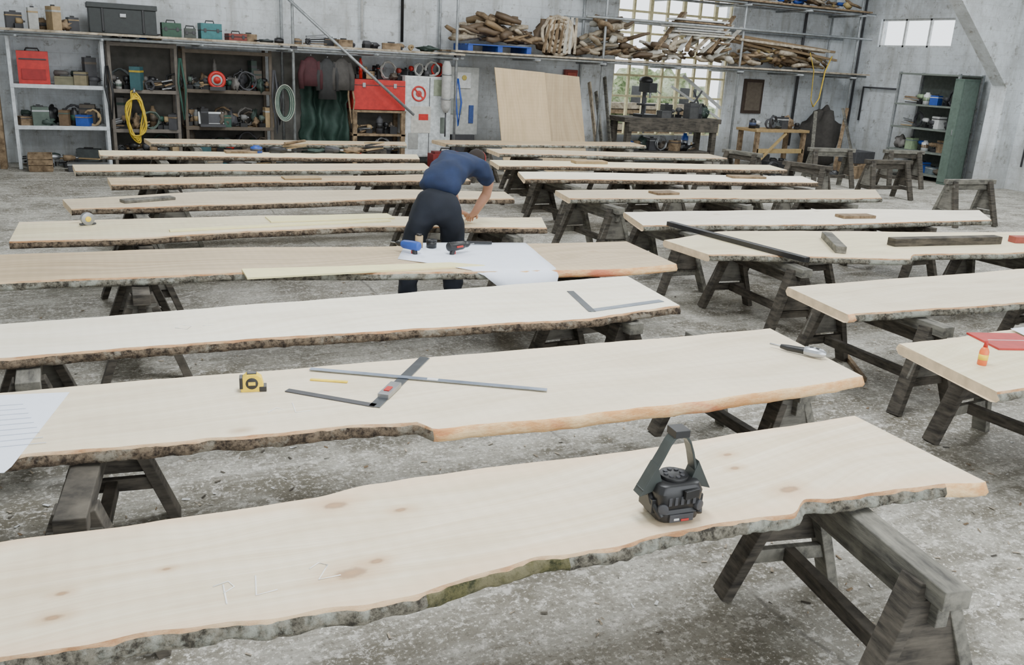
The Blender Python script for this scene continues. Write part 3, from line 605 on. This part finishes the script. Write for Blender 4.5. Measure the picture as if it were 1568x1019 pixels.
for x in (7.12,7.75,8.38): B.box((x,16.42,zq+.055),(.1,.72,.11),BLUE)
B.done()
DKW=C(.11,.075,.045); MDW=C(.22,.15,.08); PALE=C(.52,.50,.44)
logs('firewood_pile',7.0,8.55,zq+.13,.5,75,[OLDW,DRIFT,MDW,DKW,DKW],3)
B=MB('log_slice'); 
B.ball((9.15,16.4,zq+.36),(.5,.14,.36),DKW,1,.35,3,nu=24,nv=14)
for r_ in (.14,.22,.3,.36): B.torus((9.1,16.2,zq+.40),r_,.035,DRIFT,'y',22,jit=.03)
for k in range(7): B.beam((8.75+.12*k,16.15,zq+.05),(8.9+.1*k,16.2,zq+.75),.05,.04,random.choice([DRIFT,OLDW,PALE]))
B.done()
logs('driftwood_pile',9.7,11.2,zq,.75,70,[DRIFT,C(.30,.25,.18),OLDW,DKW,PALE],7,.10)
logs('driftwood_pile',11.3,13.6,zq,.6,70,[DRIFT,OLDW,C(.4,.34,.25),DKW,PALE],8,.09)
logs('driftwood_pile',13.8,16.6,zq,.5,90,[DRIFT,C(.36,.27,.12),OLDW,DKW,MDW],9,.08)
B=MB('stacked_boards')
random.seed(2)
for i in range(7): B.box((12.6+random.uniform(-.2,.2),16.3,zq+.6+.05*i),(1.4,.4,.035),random.choice([PALE,WHITE,OLDW]),rz=random.uniform(-.1,.1))
for i in range(9): B.beam((11.4+.2*i,16.05,zq+.25),(12.0+.22*i+random.uniform(-.5,.3),16.35,zq+random.uniform(.7,1.1)),.10,.03,random.choice([WHITE,DRIFT,OLDW,PALE]))
B.done()
logs('upper_timber_stack',10.2,13.5,3.62,.35,40,[DRIFT,OLDW,BLUE,DKW],12,.09); logs('upper_timber_stack',14.5,17,3.62,.3,34,[DRIFT,BLUE,OLDW,C(.5,.38,.16)],13,.09)
B=MB('long_timber_lengths'); random.seed(9)
for i in range(10): B.beam((13.6+random.uniform(-.3,.3),16.0+.07*i,zq+.6+random.uniform(-.1,.1)),(16.6+random.uniform(-.4,.3),16.0+.07*i,zq+.3+random.uniform(-.15,.2)),.06,.05,random.choice([DRIFT,OLDW,MDW]))
B.done()
B=MB('yellow_ratchet_strap'); B.tube([(15.6,15.9,zq+.4),(15.75,15.85,zq),(15.8,15.86,1.55),(15.9,15.86,1.4),(16.05,15.86,1.6),(16.1,15.85,zq),(16.3,15.9,zq+.35)],.022,C(.6,.42,.05),6,flat=.3); B.done()
B=MB('green_tarpaulin'); vs=[];fs=[]
for j in range(15):
    for i in range(31):
        u=i/30;v=j/14; x=3.92+.86*u; z=1.5-1.25*v+.08*math.sin(u*5); y=16.35+.07*math.sin(u*23+v*2)+.12*noise.noise(Vector((u*5,v*4,1)))-.1*v; vs.append((x+.1*noise.noise(Vector((u*3,v*6,5))),y,z))
for j in range(14):
    for i in range(30): a=j*31+i; fs.append((a,a+1,a+32,a+31))
B.add(vs,fs,C(.012,.035,.025,.7),True); o=B.done(); o.modifiers.new('s','SOLIDIFY').thickness=.01
def jacket(x,z,mat,l=.62):
    B=MB('hanging_jacket')
    B.tube([(x,16.1,z),(x,16.09,z-.1),(x,16.08,z-.35),(x,16.08,z-l)],[.05,.15,.15,.17],mat,14,flat=.5)
    for sx in (-1,1): B.tube([(x+sx*.11,16.08,z-.08),(x+sx*.18,16.07,z-.3),(x+sx*.17,16.05,z-.55)],[.06,.055,.045],mat,10)
    B.cyl((x,16.05,z+.03),(x,16.2,z+.03),.01,STEEL); B.done()
jacket(4.05,1.95,C(.05,.012,.015,.8),.5); jacket(4.35,1.93,C(.03,.03,.03,.8),.7); jacket(4.62,1.95,C(.06,.055,.05,.8),.55)
B=MB('red_tool_chest'); M=TR(5.35,16.4,1.06); B.box((0,0,.27),(1.02,.5,.54),RED,M=M); B.box((0,-.252,.44),(1.0,.01,.012),DGREY,M=M)
for x in (-.3,.3): B.box((x,-.26,.44),(.06,.02,.08),STEEL,M=M)
B.done(.01)
B=MB('wooden_bench_frame'); M=TR(5.35,16.4,0)
for x in (-.47,.47):
    for y in (-.22,.22): B.box((x,y,.51),(.08,.08,1.02),OLDW,M=M)
for z in (1.03,.6,.2): B.box((0,0,z),(1.04,.52,.04),OLDW,M=M)
B.box((0,.25,.5),(1.0,.02,1.0),BK,M=M)
B.done(.003)
random.seed(21)
B=MB('bench_tools'); clutter(B,4.95,5.75,16.25,16.45,.62,7,.34,[RED,DGREY,TAN,BLACK,BLACK]); B.done()
B=MB('bench_tools'); clutter(B,4.95,5.75,16.25,16.45,.22,6,.32,[RED,DGREY,BLACK,STEEL]); B.done()
B=MB('shelf_tools'); clutter(B,4.9,5.8,16.25,16.5,1.61,9,.36,[RED,C(.25,.03,.02),DGREY,TAN,C(.4,.4,.38),BLACK]); B.done()
B=MB('white_metal_cabinet'); M=TR(6.32,16.35,0); B.box((0,0,.95),(.94,.4,1.5),WHITE,M=M); B.box((0,-.205,.95),(.9,.01,1.46),C(.52,.55,.55,.5,0,.3),M=M)
B.torus((-.2,-.215,1.38),.13,.018,RED,'y',M=M); B.beam((-.29,-.215,1.47),(-.11,-.215,1.29),.02,.03,RED,M=M); B.cyl((-.2,-.21,1.38),(-.2,-.222,1.38),.06,C(.4,.05,.04),M=M)
B.box((.2,-.215,1.5),(.2,.01,.3),C(.25,.28,.2),M=M); B.box((-.15,-.215,.9),(.4,.008,.5),C(.5,.48,.43),M=M); B.box((-.1,-.215,.95),(.2,.01,.12),RED,M=M); B.box((.3,-.215,.8),(.1,.01,.3),C(.12,.14,.12),M=M); B.box((-.3,-.215,.5),(.2,.01,.3),C(.3,.3,.28),M=M); B.box((.02,-.212,.95),(.012,.012,1.46),DGREY,M=M)
for x in (-.4,.4): B.box((x,0,.1),(.08,.35,.2),DGREY,M=M)
B.done(.006)
B=MB('cabinet_top_clutter'); random.seed(8); clutter(B,5.95,6.75,16.2,16.45,1.7,9,.3,[C(.4,.4,.38),DGREY,TAN,RED,BLACK]); B.done()
B=MB('extractor_tube'); B.tube([(6.62,16.0,1.05),(6.62,16.0,1.15),(6.62,16.0,1.9),(6.62,16.0,2.0)],[.04,.09,.09,.05],C(.42,.42,.40),18); 
for z in (1.3,1.75): B.torus((6.62,16.0,z),.093,.012,STEEL,'z',18)
B.tube([(6.62,16.0,1.05),(6.62,16.0,.6)],.015,DGREY); B.box((6.72,16.08,1.6),(.12,.1,.06),STEEL); B.done()
B=MB('electrical_panel'); M=TR(7.2,16.6,0); B.box((0,0,1.25),(.66,.16,1.3),C(.45,.46,.44),M=M); B.box((0,-.09,1.65),(.3,.04,.3),WHITE,M=M); B.cyl((0,-.1,1.7),(0,-.13,1.7),.05,C(.5,.4,.1),M=M); B.box((-.15,-.09,1.15),(.25,.03,.3),C(.25,.27,.25),M=M); B.box((.18,-.09,1.0),(.1,.03,.35),C(.04,.08,.25),M=M); B.box((0,0,.3),(.5,.3,.6),DGREY,M=M); B.done(.006)
B=MB('red_fuel_can'); M=TR(6.55,15.8,0); B.box((0,0,.15),(.6,.3,.3),C(.2,.02,.02),M=M); B.box((0,0,.32),(.5,.2,.05),C(.16,.02,.02),M=M); B.tube([(-.1,0,.34),(-.08,0,.4),(.08,0,.4),(.1,0,.34)],.015,BLACK,M=M); B.done(.02)
PLYL=wood_top('plywood_face',(.66,.50,.30),(.50,.36,.19),(),9,sap=(.64,.5,.3)); PLYL2=wood_top('plywood_face_2',(.54,.41,.25),(.40,.29,.16),(),12,sap=(.52,.4,.24))
def sheet(x0,x1,zt,yb,yt,mat,tilt=0):
    me=bpy.data.meshes.new('plywood_sheet'); t=.02
    vs=[(x0,yb,0.0),(x1,yb,0.0),(x1+tilt,yt,zt-.05),(x0+tilt,yt,zt)]; vs+=[(x,y+t,z) for x,y,z in vs]
    me.from_pydata(vs,[],[(0,1,2,3),(7,6,5,4),(0,4,5,1),(1,5,6,2),(2,6,7,3),(3,7,4,0)]); me.materials.append(mat)
    uv=me.uv_layers.new(name='UVMap')
    for lp in me.loops: c=vs[lp.vertex_index]; uv.data[lp.index].uv=(c[2],c[0])
    at=me.attributes.new('vn','FLOAT','POINT'); at.data.foreach_set('value',[.5]*8)
    o=bpy.data.objects.new('plywood_sheet',me); COL.objects.link(o)
sheet(7.62,8.72,1.93,15.35,15.9,PLYL,-.05); sheet(8.62,9.55,1.88,15.42,15.95,PLYL2,-.05)
B=MB('red_sign_box'); B.box((9.85,16.9,1.75),(.3,.1,.4),C(.25,.05,.04)); B.box((9.85,16.84,1.75),(.22,.02,.3),C(.35,.07,.05)); B.done(.01)
B=MB('long_boards_leaning'); random.seed(14)
for x in (9.75,9.9,10.35,10.5,10.7): B.beam((x,16.3,0),(x+random.uniform(-.1,.1),16.85,random.uniform(1.2,1.9)),.10,.03,random.choice([OLDW,HORSE2,DRIFT]),up=Vector((1,0,0)))
B.done()
B=MB('workbench'); M=TR(12.0,16.3,0); B.box((0,0,1.0),(2.6,.7,.10),HORSE,M=M); 
for x in (-1.15,1.15):
    for y in (-.28,.28): B.box((x,y,.475),(.12,.12,.95),HORSE,M=M)
B.box((0,0,.3),(2.3,.6,.05),HORSE,M=M); B.box((.0,-.36,.86),(2.4,.04,.2),HORSE,M=M); B.done(.005)
B=MB('bench_drill_press'); M=TR(11.45,16.3,1.05); B.box((0,0,.03),(.4,.35,.06),BLACK,M=M); B.cyl((0,.1,.06),(0,.1,.7),.04,DGREY,M=M); B.box((0,0,.26),(.3,.28,.04),BLACK,M=M); B.box((0,-.02,.62),(.2,.4,.2),BLACK,M=M); B.ball((0,.08,.76),(.13,.2,.09),BLACK,M=M); B.tube([(0,-.12,.52),(0,-.12,.4)],[.03,.02],STEEL,M=M); B.tube([(.1,-.1,.62),(.25,-.15,.5)],.012,STEEL,M=M); B.done(.006)
B=MB('bench_vice'); M=TR(12.75,16.3,1.05); B.box((0,0,.05),(.3,.25,.1),BLACK,M=M); B.box((-.1,0,.17),(.08,.22,.16),DGREY,M=M); B.box((.12,0,.17),(.08,.22,.16),DGREY,M=M); B.tube([(.15,0,.15),(.35,0,.15)],.018,STEEL,M=M); B.tube([(.33,-.12,.1),(.35,.12,.2)],.01,STEEL,M=M); B.beam((-.1,0,.2),(.1,-.1,.6),.06,.04,BLACK,M=M); B.beam((.25,0,.1),(-.05,0,.6),.03,.03,DGREY,M=M); B.done(.004)
B=MB('bench_tools'); random.seed(31); clutter(B,11.8,13.2,16.1,16.4,1.05,8,.4,[BLACK,DGREY,BLACK,C(.06,.06,.06)]); B.done()
B=MB('bench_tools'); clutter(B,11.0,13.0,16.2,16.4,.33,10,.45,[BLACK,DGREY,STEEL,BLUE,OLDW]); B.done()
B=MB('framed_notice'); B.box((15.0,16.97,1.55),(.6,.05,.8),C(.06,.04,.03)); B.box((15.0,16.94,1.55),(.46,.02,.66),C(.16,.13,.1)); B.done(.005)
B=MB('workbench'); M=TR(14.8,15.9,0); B.box((0,0,.85),(1.6,.7,.06),C(.35,.24,.11),M=M)
for x in (-.7,.7):
    for y in (-.28,.28): B.box((x,y,.41),(.09,.09,.82),OLDW,M=M)
B.box((0,-.3,.4),(1.4,.05,.1),C(.38,.27,.12),M=M); B.beam((-.7,-.33,.1),(.1,-.33,.8),.07,.04,C(.38,.27,.12),M=M); B.done(.004)
B=MB('bench_tools'); clutter(B,14.1,15.5,15.8,16.0,.88,8,.38,[DGREY,BLACK,C(.05,.07,.14),WHITE,BLACK]); B.done()
B=MB('floor_clutter'); clutter(B,14.2,15.4,15.8,16.0,.0,7,.5,[DGREY,BLACK,OLDW,STEEL]); B.done()
B=MB('covered_machine'); B.ball((16.7,16.3,.55),(.45,.45,.75),C(.05,.045,.04,.9),3,.5,2,nu=20,nv=12,fn=lambda p:Vector((p.x,p.y,max(p.z,-.55)))); B.done()
B=MB('timber_frame_leaning')
for a,b_ in (((15.75,15.5,0),(16.1,15.95,1.3)),((16.2,15.2,0),(16.9,15.75,1.4)),((16.9,15.2,0),(16.7,15.7,1.4))): B.beam(a,b_,.08,.04,random.choice([OLDW,HORSE2]))
B.done()
B=MB('stacked_crates'); random.seed(3)
for i in range(2): B.box((16.2,14.6,.13+.26*i),(.6,.5,.26),[OLDW,DGREY][i],rz=random.uniform(-.2,.2)); 
B.done(.01)
B=MB('steel_shelving')
for y in (13.02,14.55):
    for x in (17.1,17.85): B.box((x,y,1.15),(.05,.05,2.3),GALV)
for z in (.12,.6,1.1,1.6,2.26): B.box((17.47,13.78,z),(.8,1.55,.035),C(.16,.18,.16,.6))
B.box((17.88,13.78,1.15),(.01,1.5,2.2),C(.14,.16,.145,.8))
B.done()
random.seed(41)
for z,h in ((.14,.3),(.62,.38),(1.12,.36),(1.62,.45)):
    B=MB('shelf_boxes'); clutter(B,13.15,14.45,17.3,17.4,z,6,h,[TAN,WHITE,BLUE,C(.25,.33,.2),C(.16,.2,.22),OLDW,DGREY],swap=True); B.done()
B=MB('green_steel_cabinet'); M=TR(17.15,12.85,0); B.box((0,0,1.1),(.5,.22,2.2),C(.075,.11,.09,.5),M=M); B.box((-.255,0,1.1),(.012,.2,2.1),C(.1,.14,.115,.5),M=M); B.box((0,-.112,1.1),(.44,.012,2.1),C(.09,.125,.105,.5),M=M); B.box((-.265,-.05,1.1),(.02,.02,.12),STEEL,M=M); B.done(.008)
random.seed(50); B=MB('floor_clutter'); clutter(B,13.2,15.6,13.9,15.2,0,7,.4,[DGREY,BLACK,OLDW,TAN]); B.done()
random.seed(51); B=MB('tools_on_slab'); clutter(B,2.3,4.2,12.55,12.7,ZT,7,.1,[C(.5,.2,.05),BLUE,C(.3,.03,.02),DGREY,BLACK]); B.done()
# ------------------------------------------------------------------ worker
emp=bpy.data.objects.new('worker',None); COL.objects.link(emp)
def skinmesh(name,verts,edges,radii,mat,root=0,sub=2,disp=0.,parent=emp,ns=.07):
    me=bpy.data.meshes.new(name); me.from_pydata(verts,edges,[]); me.materials.append(mat)
    o=bpy.data.objects.new(name,me); COL.objects.link(o)
    sk=o.modifiers.new('skin','SKIN'); sk.use_smooth_shade=True
    lay=me.skin_vertices[0].data
    for i,r in enumerate(radii):
        lay[i].radius=r if isinstance(r,tuple) else (r,r); lay[i].use_root=(i==root)
    su=o.modifiers.new('sub','SUBSURF'); su.levels=sub; su.render_levels=sub
    if disp:
        tx=bpy.data.textures.new('wrinkle','CLOUDS'); tx.noise_scale=ns; tx.noise_depth=1; d=o.modifiers.new('d','DISPLACE'); d.texture=tx; d.strength=disp; d.mid_level=.5
    o.parent=parent; return o
NAVY=C(.010,.022,.065,.85,0,.3,6,name='navy_shirt'); TROU=C(.009,.012,.02,.85,0,.3,6,name='dark_trousers'); SKIN=C(.48,.25,.16,.55,0,.06,name='skin')
tv=[(2.70,6.66,.96),(2.735,6.69,1.05),(2.61,6.70,.84),(2.55,6.74,.66),(2.52,6.77,.48),(2.49,6.73,.26),(2.48,6.71,.09),(2.80,6.61,.84),(2.86,6.68,.66),(2.89,6.72,.48),(2.88,6.69,.26),(2.87,6.66,.09)]
te=[(0,1),(0,2),(2,3),(3,4),(4,5),(5,6),(0,7),(7,8),(8,9),(9,10),(10,11)]
skinmesh('trousers',tv,te,[(.17,.14),(.155,.125),.12,.108,.095,.09,.092,.12,.108,.095,.09,.092],TROU,0,3,.035,ns=.11)
sv=[(2.69,6.65,.98),(2.76,6.72,1.09),(2.86,6.80,1.17),(2.97,6.89,1.215),(3.06,6.965,1.22),(3.12,7.01,1.215),
    (3.15,6.86,1.19),(3.21,6.85,1.14),(3.265,6.885,1.03),
    (2.99,7.08,1.19),(2.99,7.13,1.15),(3.01,7.18,1.06)]
se=[(0,1),(1,2),(2,3),(3,4),(4,5),(4,6),(6,7),(7,8),(4,9),(9,10),(10,11)]
skinmesh('shirt',sv,se,[(.19,.16),(.18,.145),(.18,.135),(.185,.13),(.15,.11),(.07,.065),.095,.085,.075,.09,.08,.072],NAVY,0,3,.045,ns=.10)
def arm(name,el,up,wr,fwd,side):
    el=Vector(el);wr=Vector(wr);up=Vector(up); f=Vector(fwd).normalized(); s=Vector(side).normalized()
    V=[up,el,el.lerp(wr,.4),wr,wr+f*.045]; E=[(0,1),(1,2),(2,3),(3,4)]; R_=[.055,.048,.047,.031,(.038,.022)]
    for k,(off,L) in enumerate(((-.03,.072),(-.010,.082),(.010,.078),(.03,.062))):
        b0=wr+f*.085+s*off; i=len(V)
        V+= [b0,b0+(f*.9+Vector((0,0,-.35))).normalized()*L*.5,b0+(f*.9+Vector((0,0,-.35))).normalized()*L*.5+(f*.5+Vector((0,0,-.8))).normalized()*L*.5]
        E+=[(4,i),(i,i+1),(i+1,i+2)]; R_+=[.0125,.010,.008]
    i=len(V); t0=wr+f*.03-s*.035
    V+=[t0,t0+f*.03-s*.02+Vector((0,0,-.01)),t0+f*.055-s*.02+Vector((0,0,-.025))]; E+=[(3,i),(i,i+1),(i+1,i+2)]; R_+=[.014,.011,.009]
    skinmesh(name,V,E,R_,SKIN,1,2)
arm('right_arm_and_hand',(3.30,6.93,.98),(3.25,6.88,1.09),(3.19,7.0,.755),(.1,.75,-.25),(-.99,.1,0))
arm('left_arm_and_hand',(3.06,7.24,.98),(3.01,7.17,1.09),(3.14,7.22,.745),(.8,.35,-.2),(.35,-.9,0))
B=MB('head'); fw=Vector((.62,.50,-.6)).normalized(); rt=fw.cross(Vector((0,0,1))).normalized(); upv=rt.cross(fw)
HM=Matrix.Translation((3.235,7.10,1.185))@Matrix((( rt.x,fw.x,upv.x),(rt.y,fw.y,upv.y),(rt.z,fw.z,upv.z))).to_4x4()
def hd(p):
    if p.z<0 : p=Vector((p.x*(1+.28*p.z/.12),p.y*(1+.12*p.z/.12)+.012*(-p.z/.12),p.z))
    return p
B.ball((0,0,0),(.077,.097,.118),SKIN,nu=24,nv=18,M=HM,fn=hd)
HAIR=C(.022,.015,.012,.9)
B.ball((0,-.012,.016),(.086,.102,.116),HAIR,1,.08,9,nu=24,nv=18,M=HM,fn=lambda p:Vector((p.x,min(p.y,.062 if p.z<.05 else .2),max(p.z,-.07))))
MUFF=C(.20,.02,.015,.5)
arc=[(.09*math.cos(a),-.01,.02+.108*math.sin(a)) for a in [math.pi*k/16 for k in range(17)]]
B.tube(arc,.006,MUFF,8,M=HM)
for sx in (-1,1): B.cyl((sx*.078,-.01,.0),(sx*.1,-.01,.0),.028,MUFF,M=HM)
B.tube([(0,.094,.01),(0,.108,-.015),(0,.112,-.026),(0,.098,-.034)],[.007,.011,.014,.008],SKIN,8,M=HM)
for sx in (-1,1):
    B.ball((sx*.03,.088,.008),(.012,.008,.008),WHITE,M=HM); B.ball((sx*.03,.095,.008),(.005,.003,.005),BLACK,M=HM); B.tube([(sx*.017,.094,.028),(sx*.032,.094,.032),(sx*.046,.086,.027)],.004,HAIR,6,M=HM); B.ball((sx*.079,-.002,-.005),(.009,.02,.03),SKIN,M=HM)
B.tube([(-.022,.092,-.06),(0,.097,-.058),(.022,.092,-.06)],.005,C(.45,.17,.14),6,M=HM)
B.done(parent=emp)
B=MB('neck'); B.tube([(3.10,6.99,1.215),(3.17,7.05,1.215),(3.215,7.085,1.20)],[.06,.056,.055],SKIN,14); B.done(parent=emp)
for nm,x,y,a in (('left_boot',2.48,6.71,.25),('right_boot',2.87,6.66,-.25)):
    B=MB(nm); M=TR(x,y,0,a); B.tube([(0,-.09,.055),(0,-.03,.06),(0,.06,.052),(0,.14,.042),(0,.185,.036)],[.035,.05,.047,.045,.026],C(.02,.015,.012,.6),14,M=M); B.tube([(0,0,.06),(0,-.01,.15)],[.05,.052],C(.02,.015,.012,.6),14,M=M)
    B.prism([(-.04,-.11),(.04,-.11),(.048,.05),(.045,.17),(0,.215),(-.045,.17),(-.048,.05)],0,.028,BLACK,M=M); B.done(.004,parent=emp)
# ------------------------------------------------------------------ lights
def area(name,loc,rot,sx,sy,power,col=(1,1,1)):
    l=bpy.data.lights.new(name,'AREA'); l.shape='RECTANGLE'; l.size=sx; l.size_y=sy; l.energy=power; l.color=col
    o=bpy.data.objects.new(name,l); COL.objects.link(o); o.location=loc; o.rotation_euler=rot
for i,(x,y,p) in enumerate(((1.8,3.2,430),(8,4.5,310),(14,7,300),(2,11.5,310),(8,11.5,310),(14,12.5,310))):
    area('added_overhead_lamp',(x,y,5.5),(0,0,0),1.3,3.6,p,(.93,.97,1))  # unseen area lamps added under the closed ceiling; the roof has no openings
area('door_daylight',(3.5,YF+.1,2.4),(math.radians(90),0,0),10,4.2,300,(.92,.96,1))
w=bpy.data.worlds.new('World'); scene.world=w; w.use_nodes=True
bg=w.node_tree.nodes['Background']; bg.inputs[0].default_value=(.9,.95,1,1); bg.inputs[1].default_value=2.6
# ------------------------------------------------------------------ camera
f=1340.; rho=math.radians(3.15); th=math.atan(416/f); fe=math.sqrt(f*f+416*416); psi=math.pi/2-math.atan(2700/fe)
R0=Vector((math.cos(psi),-math.sin(psi),0)); F=Vector((math.sin(psi)*math.cos(th),math.cos(psi)*math.cos(th),-math.sin(th)))
U0=R0.cross(F); R=R0*math.cos(rho)+U0*math.sin(rho); U=U0*math.cos(rho)-R0*math.sin(rho)
cam=bpy.data.cameras.new('camera'); co=bpy.data.objects.new('camera',cam); COL.objects.link(co)
cam.sensor_width=36; cam.lens=36*f/1568; cam.clip_start=.05; cam.clip_end=200
Z=-F
co.matrix_world=Matrix(((R.x,U.x,Z.x,0),(R.y,U.y,Z.y,0),(R.z,U.z,Z.z,2.07),(0,0,0,1)))
scene.camera=co
